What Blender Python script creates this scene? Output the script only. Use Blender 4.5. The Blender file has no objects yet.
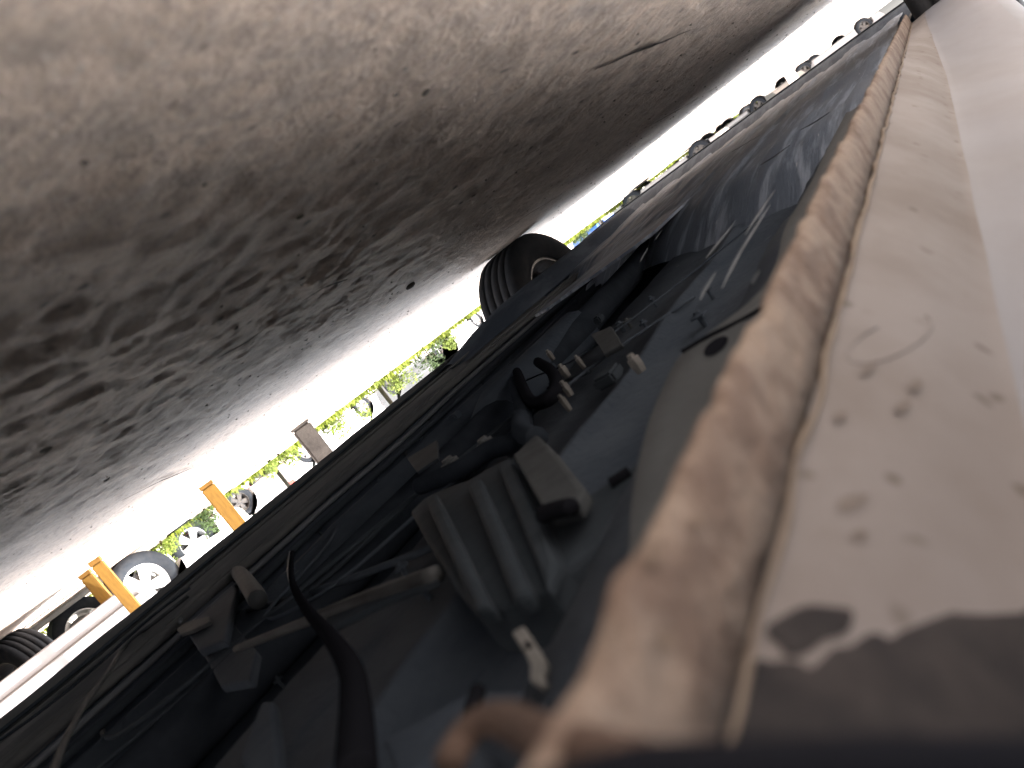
import bpy, bmesh, math, random
from mathutils import Vector, Matrix, noise
random.seed(7)
S = bpy.context.scene
C = S.collection

# ------------------------------------------------------------------ camera
W, H, F = 1024, 768, 760.0
CAM = Vector((0, 0, .14))
VP = (925, -25)                # where the car's long axis (+Y) vanishes
TH = math.radians(37.0)        # roll of the horizon in the picture
def _axes():
    a, b = (VP[0]-W/2)/F, (VP[1]-H/2)/F
    y = Vector((a, b, 1)).normalized()
    nx, ny = math.sin(TH), math.cos(TH)
    z = Vector((nx, ny, -(nx*a+ny*b))).normalized()
    x = y.cross(z).normalized()
    return x, y, z            # world axes written in camera space (right, down, forward)
AX, AY, AZ = _axes()
right = Vector((AX[0], AY[0], AZ[0])); down = Vector((AX[1], AY[1], AZ[1])); fwd = Vector((AX[2], AY[2], AZ[2]))
cd = bpy.data.cameras.new('camera'); cam = bpy.data.objects.new('camera', cd); C.objects.link(cam)
cd.sensor_width = 36; cd.lens = F/W*36; cd.clip_start = .004; cd.clip_end = 3000
R = Matrix((right, -down, -fwd)).transposed()
cam.matrix_world = Matrix.Translation(CAM) @ R.to_4x4()
cd.dof.use_dof = True; cd.dof.focus_distance = 2.2; cd.dof.aperture_fstop = 26.7/3.4
S.camera = cam
def ray(px, py): return right*((px-W/2)/F) + down*((py-H/2)/F) + fwd
def atz(px, py, z):
    r = ray(px, py); return CAM + r*((z-CAM.z)/r.z)
def atx(px, py, x):
    r = ray(px, py); return CAM + r*((x-CAM.x)/r.x)
def aty(px, py, y):
    r = ray(px, py); return CAM + r*((y-CAM.y)/r.y)
def atd(px, py, d): return CAM + ray(px, py)*d

# ------------------------------------------------------------------ light
SUN_EL, SUN_AZ = math.radians(56), math.radians(-50)   # azimuth measured from +Y towards +X
w = bpy.data.worlds.new('World'); S.world = w; w.use_nodes = True
nt = w.node_tree; bg = nt.nodes['Background']
sk = nt.nodes.new('ShaderNodeTexSky'); sk.sky_type = 'NISHITA'; sk.sun_disc = False
sk.sun_elevation = SUN_EL; sk.sun_rotation = SUN_AZ; sk.air_density = 1.0; sk.dust_density = 5.0
hs = nt.nodes.new('ShaderNodeHueSaturation'); hs.inputs['Saturation'].default_value = .22    # thin white overcast
nt.links.new(sk.outputs[0], hs.inputs['Color']); nt.links.new(hs.outputs[0], bg.inputs[0]); bg.inputs[1].default_value = .12
sd = bpy.data.lights.new('sun', 'SUN'); so = bpy.data.objects.new('sun', sd); C.objects.link(so)
sd.energy = 3.0; sd.angle = math.radians(.6); sd.color = (1, .95, .88)
dirv = Vector((math.sin(SUN_AZ)*math.cos(SUN_EL), math.cos(SUN_AZ)*math.cos(SUN_EL), math.sin(SUN_EL)))
so.rotation_euler = dirv.to_track_quat('Z', 'Y').to_euler()
S.view_settings.view_transform = 'Standard'; S.view_settings.look = 'None'
S.view_settings.exposure = 3.3; S.view_settings.gamma = 1
S.render.engine = 'CYCLES'
S.cycles.max_bounces = 10; S.cycles.diffuse_bounces = 6

# ------------------------------------------------------------------ materials
def mat(name, col, rough=.6, metal=0, col2=None, scale=8, stretch=(1,1,1), bump=0, bscale=60, spots=None, spot_scale=30, spot_size=.22, lo=.4, hi=.65, spec=.5, rough2=None, coat=0):
    m = bpy.data.materials.new(name); m.use_nodes = True
    n = m.node_tree.nodes; L = m.node_tree.links; p = n['Principled BSDF']
    p.inputs['Base Color'].default_value = (*col, 1); p.inputs['Roughness'].default_value = rough
    p.inputs['Metallic'].default_value = metal; p.inputs['Specular IOR Level'].default_value = spec
    p.inputs['Coat Weight'].default_value = coat
    tc = n.new('ShaderNodeTexCoord'); mp = n.new('ShaderNodeMapping'); L.new(tc.outputs['Object'], mp.inputs[0])
    mp.inputs['Scale'].default_value = stretch
    cur = None
    if col2:
        t = n.new('ShaderNodeTexNoise'); t.inputs['Scale'].default_value = scale; t.inputs['Detail'].default_value = 9; t.inputs['Roughness'].default_value = .62
        L.new(mp.outputs[0], t.inputs[0])
        mr = n.new('ShaderNodeMapRange'); mr.inputs[1].default_value = lo; mr.inputs[2].default_value = hi; L.new(t.outputs[0], mr.inputs[0])
        mx = n.new('ShaderNodeMix'); mx.data_type = 'RGBA'; L.new(mr.outputs[0], mx.inputs[0])
        mx.inputs[6].default_value = (*col, 1); mx.inputs[7].default_value = (*col2, 1)
        cur = mx.outputs[2]
        if rough2 is not None:
            m2 = n.new('ShaderNodeMapRange'); m2.inputs[3].default_value = rough; m2.inputs[4].default_value = rough2
            L.new(mr.outputs[0], m2.inputs[0]); L.new(m2.outputs[0], p.inputs['Roughness'])
    if spots:
        v = n.new('ShaderNodeTexVoronoi'); v.inputs['Scale'].default_value = spot_scale
        wv = n.new('ShaderNodeTexNoise'); wv.inputs['Scale'].default_value = spot_scale*1.5
        ad = n.new('ShaderNodeVectorMath'); ad.operation = 'MULTIPLY_ADD'; ad.inputs[1].default_value = (.6/spot_scale,)*3
        L.new(mp.outputs[0], wv.inputs[0]); L.new(wv.outputs[1], ad.inputs[0]); L.new(mp.outputs[0], ad.inputs[2]); L.new(ad.outputs[0], v.inputs[0])
        mr = n.new('ShaderNodeMapRange'); mr.inputs[1].default_value = spot_size*.55; mr.inputs[2].default_value = spot_size
        mr.inputs[3].default_value = 1; mr.inputs[4].default_value = 0
        L.new(v.outputs['Distance'], mr.inputs[0])
        sep = n.new('ShaderNodeSeparateColor'); L.new(v.outputs['Color'], sep.inputs[0])
        gt = n.new('ShaderNodeMapRange'); gt.inputs[1].default_value = .62; gt.inputs[2].default_value = .8; L.new(sep.outputs[0], gt.inputs[0])
        mu = n.new('ShaderNodeMath'); mu.operation = 'MULTIPLY'; L.new(mr.outputs[0], mu.inputs[0]); L.new(gt.outputs[0], mu.inputs[1])
        mx = n.new('ShaderNodeMix'); mx.data_type = 'RGBA'; L.new(mu.outputs[0], mx.inputs[0])
        if cur: L.new(cur, mx.inputs[6])
        else: mx.inputs[6].default_value = (*col, 1)
        mx.inputs[7].default_value = (*spots, 1); cur = mx.outputs[2]
    if cur: L.new(cur, p.inputs['Base Color'])
    if bump:
        t = n.new('ShaderNodeTexNoise'); t.inputs['Scale'].default_value = bscale; t.inputs['Detail'].default_value = 6
        L.new(mp.outputs[0], t.inputs[0])
        b = n.new('ShaderNodeBump'); b.inputs['Strength'].default_value = 1; b.inputs['Distance'].default_value = bump
        L.new(t.outputs[0], b.inputs['Height']); L.new(b.outputs[0], p.inputs['Normal'])
    return m
M = {
 'underseal': mat('underseal', (.027,.038,.056), .9, col2=(.040,.054,.074), scale=5, bump=.0015, bscale=90, spots=(.07,.082,.10), spot_scale=16, spot_size=.08, spec=.03),
 'tray': mat('tray', (.060,.083,.122), .65, col2=(.14,.18,.245), scale=3.4, stretch=(9,.8,1), bump=.002, bscale=20, rough2=.78, spots=(.22,.25,.30), spot_scale=9, spot_size=.10, spec=.12, lo=.5, hi=.60),
 'sillmetal': mat('sillmetal', (.045,.054,.065), .7, col2=(.07,.08,.09), scale=9, stretch=(3,.6,3), bump=.0006, bscale=50, spec=.08),
 'plate': mat('plate', (.043,.052,.062), .75, col2=(.034,.041,.049), scale=10, bump=.0004, bscale=120, spec=.1),
 'bracket': mat('bracket', (.024,.033,.045), .85, col2=(.017,.024,.033), scale=12, bump=.0008, bscale=60, spec=.03),
 'bracket2': mat('bracket2', (.038,.046,.055), .8, col2=(.024,.030,.037), scale=18, bump=.0008, bscale=60, spec=.04),
 'alu': mat('alu', (.12,.13,.14), .6, metal=.2, col2=(.07,.078,.085), scale=40, bump=.0004, spec=.2),
 'flange': mat('flange', (.126,.109,.100), .85, col2=(.080,.064,.058), scale=34, bump=.004, bscale=95, spots=(.055,.042,.038), spot_scale=38, spot_size=.3, spec=.08, lo=.46, hi=.58),
 'sealant': mat('sealant', (.118,.107,.096), .85, bump=.0006, bscale=120, col2=(.09,.078,.07), scale=40, spec=.08),
 'rocker': mat('rocker', (.098,.099,.110), .7, col2=(.080,.077,.081), scale=9, bump=.0004, bscale=40, spots=(.045,.041,.041), spot_scale=60, spot_size=.24, rough2=.78, spec=.15),
 'rocker_glow': mat('rocker_glow', (.096,.110,.140), .65, col2=(.084,.094,.116), scale=7, stretch=(1,.5,1), bump=.0003, bscale=30, spec=.15),  # bright bluish glow on the upper rocker painted into the colour
 'paint_pale': mat('paint_pale', (.082,.102,.136), .6, col2=(.07,.085,.11), scale=4, spec=.15),
 'tray_dark': mat('tray_dark', (.026,.038,.058), .8, col2=(.05,.066,.09), scale=4, stretch=(5,.8,1), bump=.002, bscale=24, spec=.05, lo=.45, hi=.6),
 'dirt': mat('dirt', (.072,.068,.07), .9, col2=(.09,.086,.088), scale=90, spec=.05),
 'dirt_brown': mat('dirt_brown', (.095,.076,.065), .9, col2=(.12,.10,.086), scale=90, spec=.05),
 'curl': mat('curl', (.055,.042,.038), .9, col2=(.035,.028,.027), scale=60, spec=.05),
 'paint_silver': mat('paint_silver', (.62,.63,.65), .3, col2=(.58,.58,.6), scale=5, coat=.4),
 'black_plastic': mat('black_plastic', (.011,.012,.015), .85, col2=(.022,.022,.025), scale=35, bump=.001, spots=(.05,.048,.05), spot_scale=60, spot_size=.3, spec=.04),
 'hose': mat('hose', (.006,.007,.010), .9, spec=0),
 'wire': mat('wire', (.075,.092,.115), .7, bump=.0002, spec=.1),
 'rod': mat('rod', (.046,.053,.062), .75, col2=(.026,.030,.036), scale=18, bump=.0006, spec=.06),
 'rust': mat('rust', (.018,.024,.034), .9, col2=(.013,.018,.026), scale=20, bump=.001, spec=0),
 'white_cap': mat('white_cap', (.060,.072,.085), .75, col2=(.035,.043,.052), scale=40, bump=.0004, spec=.1),
 'tyre': mat('tyre', (.017,.020,.025), .85, col2=(.025,.027,.031), scale=20, bump=.0008, bscale=100, spec=.06),
 'rim_dark': mat('rim_dark', (.05,.05,.055), .5, metal=.5, col2=(.09,.08,.07), scale=20, bump=.0004),
 'rim_white': mat('rim_white', (.8,.8,.8), .35, col2=(.7,.7,.7), scale=6),
 'rim_silver': mat('rim_silver', (.5,.5,.52), .35, metal=.5, col2=(.4,.4,.4), scale=6),
 'paint_white': mat('paint_white', (.80,.79,.79), .3, col2=(.74,.73,.72), scale=4, coat=.4),
 'paint_pinkwhite': mat('paint_pinkwhite', (.20,.195,.20), .5, col2=(.17,.16,.165), scale=8, stretch=(1,4,1), coat=.1),
 'paint_dark': mat('paint_dark', (.05,.055,.06), .3, col2=(.07,.07,.075), scale=4, coat=.4),
 'paint_blue': mat('paint_blue', (.03,.14,.5), .3, col2=(.03,.11,.42), scale=4, coat=.4),
 'paint_red': mat('paint_red', (.6,.03,.04), .3, col2=(.5,.03,.04), scale=4, coat=.4),
 'paint_grey': mat('paint_grey', (.22,.22,.23), .3, col2=(.26,.26,.27), scale=4, coat=.4),
 'glass': mat('glass', (.02,.025,.03), .08, col2=(.03,.035,.04), scale=2),
 'lamp': mat('lamp', (.6,.1,.08), .2, col2=(.5,.08,.06), scale=20),
 'headlamp': mat('headlamp', (.75,.76,.78), .15, col2=(.6,.62,.64), scale=20),
 'orange': mat('orange', (.17,.093,.017), .7, col2=(.13,.068,.013), scale=14, stretch=(4,4,1), bump=.001, bscale=50, spec=.2),
 'orange_dark': mat('orange_dark', (.15,.078,.016), .75, col2=(.11,.055,.014), scale=20, spec=.2),
 'post_grey': mat('post_grey', (.05,.044,.04), .85, col2=(.03,.026,.024), scale=9, bump=.002, spec=.2),
 'leaf': mat('leaf', (.10,.13,.018), .7, col2=(.045,.065,.01), scale=3, spec=.15),
 'leaf2': mat('leaf2', (.03,.05,.012), .7, col2=(.016,.028,.008), scale=3, spec=.15),
 'grass': mat('grass', (.16,.185,.032), .8, col2=(.09,.11,.02), scale=2, spec=.1),
 'bark': mat('bark', (.12,.09,.06), .9, col2=(.07,.05,.04), scale=20, bump=.004),
 'kerb': mat('kerb', (.34,.33,.31), .85, col2=(.26,.25,.24), scale=10, bump=.002),
 'dark_line': mat('dark_line', (.016,.013,.011), .95, col2=(.03,.026,.023), scale=60, bump=.002, spec=.1),
 'stone': mat('stone', (.22,.20,.18), .85, col2=(.12,.11,.10), scale=60, bump=.001),
 'darkstone': mat('darkstone', (.04,.036,.032), .9, col2=(.06,.05,.045), scale=60, bump=.001),
 'wall': mat('wall', (.62,.60,.56), .9, col2=(.52,.5,.47), scale=2, bump=.003),
 'roofm': mat('roofm', (.25,.14,.10), .9, col2=(.2,.12,.09), scale=6, bump=.01),
}
def ground_mat():
    m = bpy.data.materials.new('worn_concrete'); m.use_nodes = True
    n = m.node_tree.nodes; L = m.node_tree.links; p = n['Principled BSDF']
    p.inputs['Roughness'].default_value = .58
    tc = n.new('ShaderNodeTexCoord')
    def noise_(sc, det, vec=None, r=.6, st=(1,1,1)):
        mp = n.new('ShaderNodeMapping'); mp.inputs['Scale'].default_value = st; L.new(tc.outputs['Object'], mp.inputs[0])
        t = n.new('ShaderNodeTexNoise'); t.inputs['Scale'].default_value = sc; t.inputs['Detail'].default_value = det; t.inputs['Roughness'].default_value = r
        L.new(mp.outputs[0], t.inputs[0]); return t.outputs[0]
    def mr(src, a, b, c=0, d=1):
        x = n.new('ShaderNodeMapRange'); x.inputs[1].default_value = a; x.inputs[2].default_value = b; x.inputs[3].default_value = c; x.inputs[4].default_value = d
        L.new(src, x.inputs[0]); return x.outputs[0]
    def mix(f, a, b, mode='MIX'):
        x = n.new('ShaderNodeMix'); x.data_type = 'RGBA'; x.blend_type = mode; L.new(f, x.inputs[0])
        for i, s in ((6, a), (7, b)):
            if isinstance(s, tuple): x.inputs[i].default_value = (*s, 1)
            else: L.new(s, x.inputs[i])
        return x.outputs[2]
    base = mix(mr(noise_(2.2, 6), .38, .64), (.49,.385,.312), (.385,.308,.256))
    base = mix(mr(noise_(30, 8, r=.7), .46, .74), base, (.28,.232,.20))
    base = mix(mr(noise_(5, 7, st=(1.9,.5,1), r=.75), .60, .82), base, (.19,.16,.145))
    base = mix(mr(noise_(14, 6, st=(3,.35,1), r=.7), .52, .70), base, (.27,.225,.198))      # oil and tyre stains
    base = mix(mr(noise_(75, 5, r=.75), .50, .66), base, (.25,.205,.178))
    base = mix(mr(noise_(240, 3), .58, .72), base, (.38,.34,.31))
    # small dark pits and specks
    v = n.new('ShaderNodeTexVoronoi'); v.inputs['Scale'].default_value = 42; L.new(tc.outputs['Object'], v.inputs[0])
    sep = n.new('ShaderNodeSeparateColor'); L.new(v.outputs['Color'], sep.inputs[0])
    mu = n.new('ShaderNodeMath'); mu.operation = 'MULTIPLY'; L.new(mr(v.outputs['Distance'], .10, .24, 1, 0), mu.inputs[0]); L.new(mr(sep.outputs[1], .70, .80), mu.inputs[1])
    base = mix(mu.outputs[0], base, (.06,.05,.047))
    L.new(base, p.inputs['Base Color'])
    h = n.new('ShaderNodeMath'); h.operation = 'ADD'
    L.new(noise_(90, 6, r=.7), h.inputs[0]); L.new(noise_(26, 4), h.inputs[1])
    b = n.new('ShaderNodeBump'); b.inputs['Strength'].default_value = .8; b.inputs['Distance'].default_value = .006
    L.new(h.outputs[0], b.inputs['Height']); L.new(b.outputs[0], p.inputs['Normal'])
    return m
M['ground'] = ground_mat()

# ------------------------------------------------------------------ mesh helpers
def link(name, me, m, parent=None, smooth=False):
    o = bpy.data.objects.new(name, me); C.objects.link(o)
    if m: me.materials.append(M[m])
    if smooth:
        for p in me.polygons: p.use_smooth = True
    if parent: o.parent = parent
    return o
def frombm(name, bm, m, parent=None, smooth=False):
    bmesh.ops.recalc_face_normals(bm, faces=bm.faces)
    me = bpy.data.meshes.new(name); bm.to_mesh(me); bm.free()
    return link(name, me, m, parent, smooth)
def thing(name, label, cat, loc=(0,0,0), rz=0, group=None):
    o = bpy.data.objects.new(name, None); C.objects.link(o); o.location = loc; o.rotation_euler = (0,0,rz)
    o.empty_display_size = .1
    o['label'] = label; o['category'] = cat
    if group: o['group'] = group
    return o
def tag(o, label, cat, group=None):
    o['label'] = label; o['category'] = cat
    if group: o['group'] = group
    return o
def struct(o): o['kind'] = 'structure'; return o
def loc_in(parent, p):
    return Vector(p) - parent.location if parent is not None else Vector(p)

def bm_box(bm, c, s, rot=None, bev=0):
    r = bmesh.ops.create_cube(bm, size=1); vs = r['verts']
    for v in vs: v.co = Vector((v.co.x*s[0], v.co.y*s[1], v.co.z*s[2]))
    if bev:
        es = {e for v in vs for e in v.link_edges}
        q = bmesh.ops.bevel(bm, geom=list(es), offset=bev, segments=2, affect='EDGES')
        vs = {v for f in q['faces'] for v in f.verts} | {v for v in vs if v.is_valid}
    for v in vs:
        co = v.co.copy()
        if rot: co = rot @ co
        v.co = co + Vector(c)
def bm_tube(bm, pts, r, n=10, cap=True):
    pts = [Vector(p) for p in pts]; rings = []
    up = Vector((.13,.21,.97)).normalized()
    for i, p in enumerate(pts):
        d = (pts[min(i+1,len(pts)-1)] - pts[max(i-1,0)]).normalized()
        u = up - d*up.dot(d)
        if u.length < .05: u = Vector((1,0,0)) - d*d.x
        u.normalize(); v = d.cross(u)
        rr = r[i] if isinstance(r, (list,tuple)) else r
        rings.append([bm.verts.new(p + (u*math.cos(a)+v*math.sin(a))*rr) for a in [2*math.pi*k/n for k in range(n)]])
    for a, b in zip(rings, rings[1:]):
        for k in range(n): bm.faces.new((a[k], a[(k+1)%n], b[(k+1)%n], b[k]))
    if cap: bm.faces.new(rings[0][::-1]); bm.faces.new(rings[-1])
def smoothpath(pts, n=8):
    pts = [Vector(p) for p in pts]; out = []
    P = [pts[0]*2-pts[1]] + pts + [pts[-1]*2-pts[-2]]
    for i in range(1, len(P)-2):
        p0,p1,p2,p3 = P[i-1:i+3]
        for k in range(n):
            t = k/n
            out.append(.5*((2*p1)+(p2-p0)*t+(2*p0-5*p1+4*p2-p3)*t*t+(3*p1-p0-3*p2+p3)*t**3))
    out.append(pts[-1]); return out
def bm_slab(bm, pts, th, bev=0):
    """closed outline of 3D points, thickened upwards by th"""
    lo = [bm.verts.new(p) for p in pts]; hi = [bm.verts.new(Vector(p)+Vector((0,0,th))) for p in pts]
    n = len(pts)
    f1 = bm.faces.new(lo); f2 = bm.faces.new(hi[::-1])
    for i in range(n): bm.faces.new((lo[i], lo[(i+1)%n], hi[(i+1)%n], hi[i]))
    bmesh.ops.triangulate(bm, faces=[f1, f2])
def bm_sweep(bm, prof, ys, wob=None, close=False):
    """profile [(x,z)...] swept along world Y through stations ys"""
    rings = []
    for y in ys:
        ring = []
        for k, (x, z) in enumerate(prof):
            dx, dz = wob(k, x, y, z) if wob else (0, 0)
            ring.append(bm.verts.new((x+dx, y, z+dz)))
        rings.append(ring)
    n = len(prof)
    for a, b in zip(rings, rings[1:]):
        for k in range(n if close else n-1): bm.faces.new((a[k], a[(k+1)%n], b[(k+1)%n], b[k]))
    if close:
        f = [bm.faces.new(rings[0][::-1]), bm.faces.new(rings[-1])]
        bmesh.ops.triangulate(bm, faces=f)
def frange(a, b, n): return [a+(b-a)*i/(n-1) for i in range(n)]
def lathe(bm, prof, n=40, axis='X', center=(0,0,0)):
    """prof [(offset along axis, radius)...]"""
    rings = []
    c = Vector(center)
    for off, r in prof:
        ring = []
        for k in range(n):
            a = 2*math.pi*k/n
            v = Vector((off, r*math.cos(a), r*math.sin(a))) if axis == 'X' else Vector((r*math.cos(a), r*math.sin(a), off))
            ring.append(bm.verts.new(c+v))
        rings.append(ring)
    for a, b in zip(rings, rings[1:]):
        for k in range(n): bm.faces.new((a[k], a[(k+1)%n], b[(k+1)%n], b[k]))

# ------------------------------------------------------------------ the setting: ground
def axis_coords(lo, a, b, hi, fine, growth=1.16):
    xs = []; x = a
    while x <= b: xs.append(x); x += fine
    s = fine; x = xs[-1]
    while x < hi: s *= growth; x += s; xs.append(min(x, hi))
    s = fine; x = a; left = []
    while x > lo: s *= growth; x -= s; left.append(max(x, lo))
    return left[::-1] + xs
def make_ground():
    xs = axis_coords(-900, -.25, 2.3, 900, .011, 1.22); ys = axis_coords(-900, .02, 2.6, 1500, .012, 1.15)
    vs = []
    for y in ys:
        for x in xs:
            d = math.hypot(x-.8, y-1.2)
            k = max(0, min(1, (5-d)/2))
            z = 0
            if k > 0:
                z = k*(1-.15*max(0, min(1, (x-.8)/.5)))*(noise.noise(Vector((x*9, y*9, 0)))*.005 + noise.noise(Vector((x*38, y*38, 3)))*.004 + noise.noise(Vector((x*2, y*2, 8)))*.006)
            vs.append((x, y, z-.001))
    n = len(xs); fs = [(j*n+i, j*n+i+1, (j+1)*n+i+1, (j+1)*n+i) for j in range(len(ys)-1) for i in range(n-1)]
    me = bpy.data.meshes.new('ground'); me.from_pydata(vs, [], fs)
    return struct(link('ground', me, 'ground', smooth=True))
make_ground()

# dark cracks and scrapes worn into the concrete
for pts_ in (((478,248),(500,232),(530,212),(562,193)), ((592,68),(630,52),(662,40),(694,26)),
             ((216,356),(246,340),(270,322)), ((300,300),(322,286),(350,276)), ((120,500),(160,480),(205,462)), ((640,130),(680,108),(730,78))):
    bm = bmesh.new(); P_ = [atz(x, y, 0) for x, y in pts_]; dd = (P_[-1]-P_[0]).normalized(); nn = Vector((-dd.y, dd.x, 0))
    L_, R_ = [], []
    Q_ = []
    for a, b in zip(P_, P_[1:]): Q_ += [a.lerp(b, k/8) for k in range(8)]
    for i, q in enumerate(Q_):
        wd = .0032*math.sin(math.pi*(i+.3)/len(Q_))*(1+.8*noise.noise(q*40)) + .001
        j = nn*.003*noise.noise(q*17)
        L_.append(bm.verts.new(Vector((0,0,.0028))+q+j+nn*wd)); R_.append(bm.verts.new(Vector((0,0,.0028))+q+j-nn*wd*.7))
    for i in range(len(L_)-1): bm.faces.new((L_[i], L_[i+1], R_[i+1], R_[i]))
    struct(frombm('ground_crack', bm, 'dark_line'))
# pebbles lying on the ground
def pebble_mesh(seed):
    bm = bmesh.new(); bmesh.ops.create_icosphere(bm, subdivisions=2, radius=1)
    for v in bm.verts: v.co *= 1 + .35*noise.noise(v.co*1.3 + Vector((seed*7, 0, 0)))
    me = bpy.data.meshes.new('pebble'); bm.to_mesh(me); bm.free()
    for p in me.polygons: p.use_smooth = True
    return me
pm = [pebble_mesh(i) for i in range(4)]
pd = [pebble_mesh(i+9) for i in range(2)]
for x in pm: x.materials.append(M['stone'])
for x in pd: x.materials.append(M['darkstone'])
for i, (px, py, s, dark, lab) in enumerate([
    (45, 449, .0045, 0, 'pale pebble on the shaded ground near the left edge of the photo'),
    (106, 478, .006, 1, 'dark clump of dirt on the concrete just left of the pale streaks'),
    (84, 162, .0016, 1, 'small dark speck of grit alone in the brown ground at upper left'),
    (410, 285, .010, 1, 'black stone lying near the bright edge of the shadow beside the tyre'),
    (235, 326, .0045, 1, 'dark stone in the middle of the shaded ground'),
    (300, 216, .0028, 1, 'tiny dark stone on the shaded ground above the middle of the car'),
    (425, 92, .003, 0, 'pale grain of gravel on the brown ground near the top of the photo'),
]):
    p = atz(px, py, 0)
    o = bpy.data.objects.new('pebble', (pd if dark else pm)[i % 2]); C.objects.link(o)
    o.location = (p.x, p.y, s*.25); o.scale = (s*.8, s*1.25, s*.55); o.rotation_euler = (0, 0, i*1.3)
    tag(o, lab, 'pebble', 'loose pebbles on the ground')
bm = bmesh.new()
for i in range(900):
    x = random.uniform(.02, 3.2); y = random.uniform(.05, 5) ; s = random.uniform(.0008, .0026)*(1+.35*math.hypot(x,y))
    vs = [bm.verts.new((x+s*math.cos(a+random.random()*.6)*random.uniform(.6,1.2), y+s*math.sin(a)*random.uniform(.6,1.2), .0005)) for a in (0,1.57,3.14,4.71)]
    t = bm.verts.new((x, y, s*.9))
    for k in range(4): bm.faces.new((vs[k], vs[(k+1)%4], t))
g = frombm('grit', bm, 'stone'); g['kind'] = 'stuff'; g['label'] = 'fine grit scattered over the concrete'; g['category'] = 'grit'

# ------------------------------------------------------------------ our car, seen from below
car = thing('parked_car', 'silver car overhead whose dusty sill and black underbody fill the lower right of the photo', 'car')
FX, FZ = .077, .19            # lower edge of the near flange
def wob(amp, f):
    def g(k, x, y, z):
        return (amp*noise.noise(Vector((y*f, k*.35, 1))), amp*noise.noise(Vector((y*f*1.3, k*.35, 9))))
    return g
ys = frange(.045, 2.36, 240)
# near pinch-weld flange
def flw(k, x, y, z):
    e = .0016*noise.noise(Vector((y*16, 0, 2))) + .0016*noise.noise(Vector((y*150, 0, 8)))*max(0, 1-y*1.6) + .0030*noise.noise(Vector((y*60, 0, 5)))
    s = 1 if z < .2 else .35
    return (.0012*noise.noise(Vector((y*22, 1, 3))), e*s)
prof = [(FX-.002, .2175), (FX-.0022, .208), (FX-.0026, .198), (FX-.0018, .1915), (FX+.0006, FZ), (FX+.003, .1915), (FX+.0034, .2), (FX+.003, .2175)]
bm = bmesh.new(); bm_sweep(bm, prof, ys, flw, close=True); fl = frombm('sill_flange', bm, 'flange', car, True)
fl['label'] = 'brown dusty welded sill flange running away along the near side'
# irregular sealant bead along the joint
bm = bmesh.new()
pts = [(FX-.0045+.0012*noise.noise(Vector((y*30,0,0))), y, .2170+.0032*noise.noise(Vector((y*26,4,0)))) for y in ys]
bm_tube(bm, [(p[0]+.0012, p[1], p[2]+.001) for p in pts], [(.0013+.0009*noise.noise(Vector((y*45,7,0))))*min(1,.3+y*1.9) for y in ys], 8)
frombm('seam_sealant', bm, 'sealant', car, True)
# near outer body side: rocker then door skin
rp = [(FX-.0015,.2185),(.068,.2275),(.060,.2375),(.052,.250),(.045,.2655),(.041,.272),(.034,.277),(.018,.284),(-.005,.291),(-.035,.303),(-.07,.325),(-.10,.355),(-.12,.395),(-.128,.44)]
def rwob(k, x, y, z):
    a = .0012 if k > 0 else .0003
    t = max(0, min(1, (y-1.2)/1.1)); t = t*t*(3-2*t)
    dz = -(z-.2185)*1.06*t*(1 if k < 11 else (.6, .2, 0)[k-11])
    return (a*noise.noise(Vector((y*7, k*.5, 1))), dz + a*noise.noise(Vector((y*9, k*.5, 6))))
bm = bmesh.new(); bm_sweep(bm, rp, frange(.055, 2.42, 240), rwob); o = frombm('rocker_panel', bm, 'rocker', car, True)
o.data.materials.append(M['rocker_glow']); o.data.materials.append(M['paint_pale'])
nseg = len(rp)-1
for i, f in enumerate(o.data.polygons): f.material_index = 0 if i % nseg < 5 else (1 if i % nseg < 10 else 2)  # upper bands bluer, the glow put into their colour
o['label'] = 'dusty grey rocker panel beside the brown flange'
# round pressed mark and stud in the rocker
def on_rocker(px, py):
    best = None
    for i in range(len(rp)-1):
        for j in range(41):
            t = j/40; x = rp[i][0]*(1-t)+rp[i+1][0]*t; z = rp[i][1]*(1-t)+rp[i+1][1]*t
            r = ray(px, py)
            # plane through line along Y: compare directions
            e = abs((x-CAM.x)*r.z - (z-CAM.z)*r.x)/max(1e-9, math.hypot(x, z-.14))
            if best is None or e < best[0]:
                k = ((x-CAM.x)*r.x+(z-CAM.z)*r.z)/(r.x*r.x+r.z*r.z)
                if k > 0: best = (e, CAM + r*k)
    return best[1]
# pressed ring mark and dirt blotches
bm = bmesh.new()
rg = []
for a in frange(-.4, 4.6, 26):
    u, v = 46*math.cos(a), 17*math.sin(a); c_, s_ = math.cos(-.42), math.sin(-.42)
    rg.append(on_rocker(888+u*c_-v*s_, 338+u*s_+v*c_) + Vector((0,0,.0004)))
bm_tube(bm, [p+Vector((.0002,0,.0004)) for p in rg], .0008, 8); frombm('pressed_ring', bm, 'rocker', car, True)
def blotch(px, py, rx, ry, rot, m='black_plastic', fl_=False):
    pts = []
    for k in range(22):
        a = 2*math.pi*k/22; q = 1+.35*noise.noise(Vector((math.cos(a)*1.3+px, math.sin(a)*1.3, py)))
        u, v = rx*q*math.cos(a), ry*q*math.sin(a); c_, s_ = math.cos(rot), math.sin(rot)
        X_, Y_ = px+u*c_-v*s_, py+u*s_+v*c_
        p = atx(X_, Y_, FX-.0034) if fl_ else on_rocker(X_, Y_) + Vector((-.0002,0,-.0013))
        pts.append(p)
    bm = bmesh.new(); vs = [bm.verts.new(p) for p in pts]; f = bm.faces.new(vs); bmesh.ops.triangulate(bm, faces=[f])
    return frombm('dirt_blotch', bm, m, car)
blotch(812, 634, 44, 22, -.25)
blotch(748, 640, 16, 10, -.9)
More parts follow.
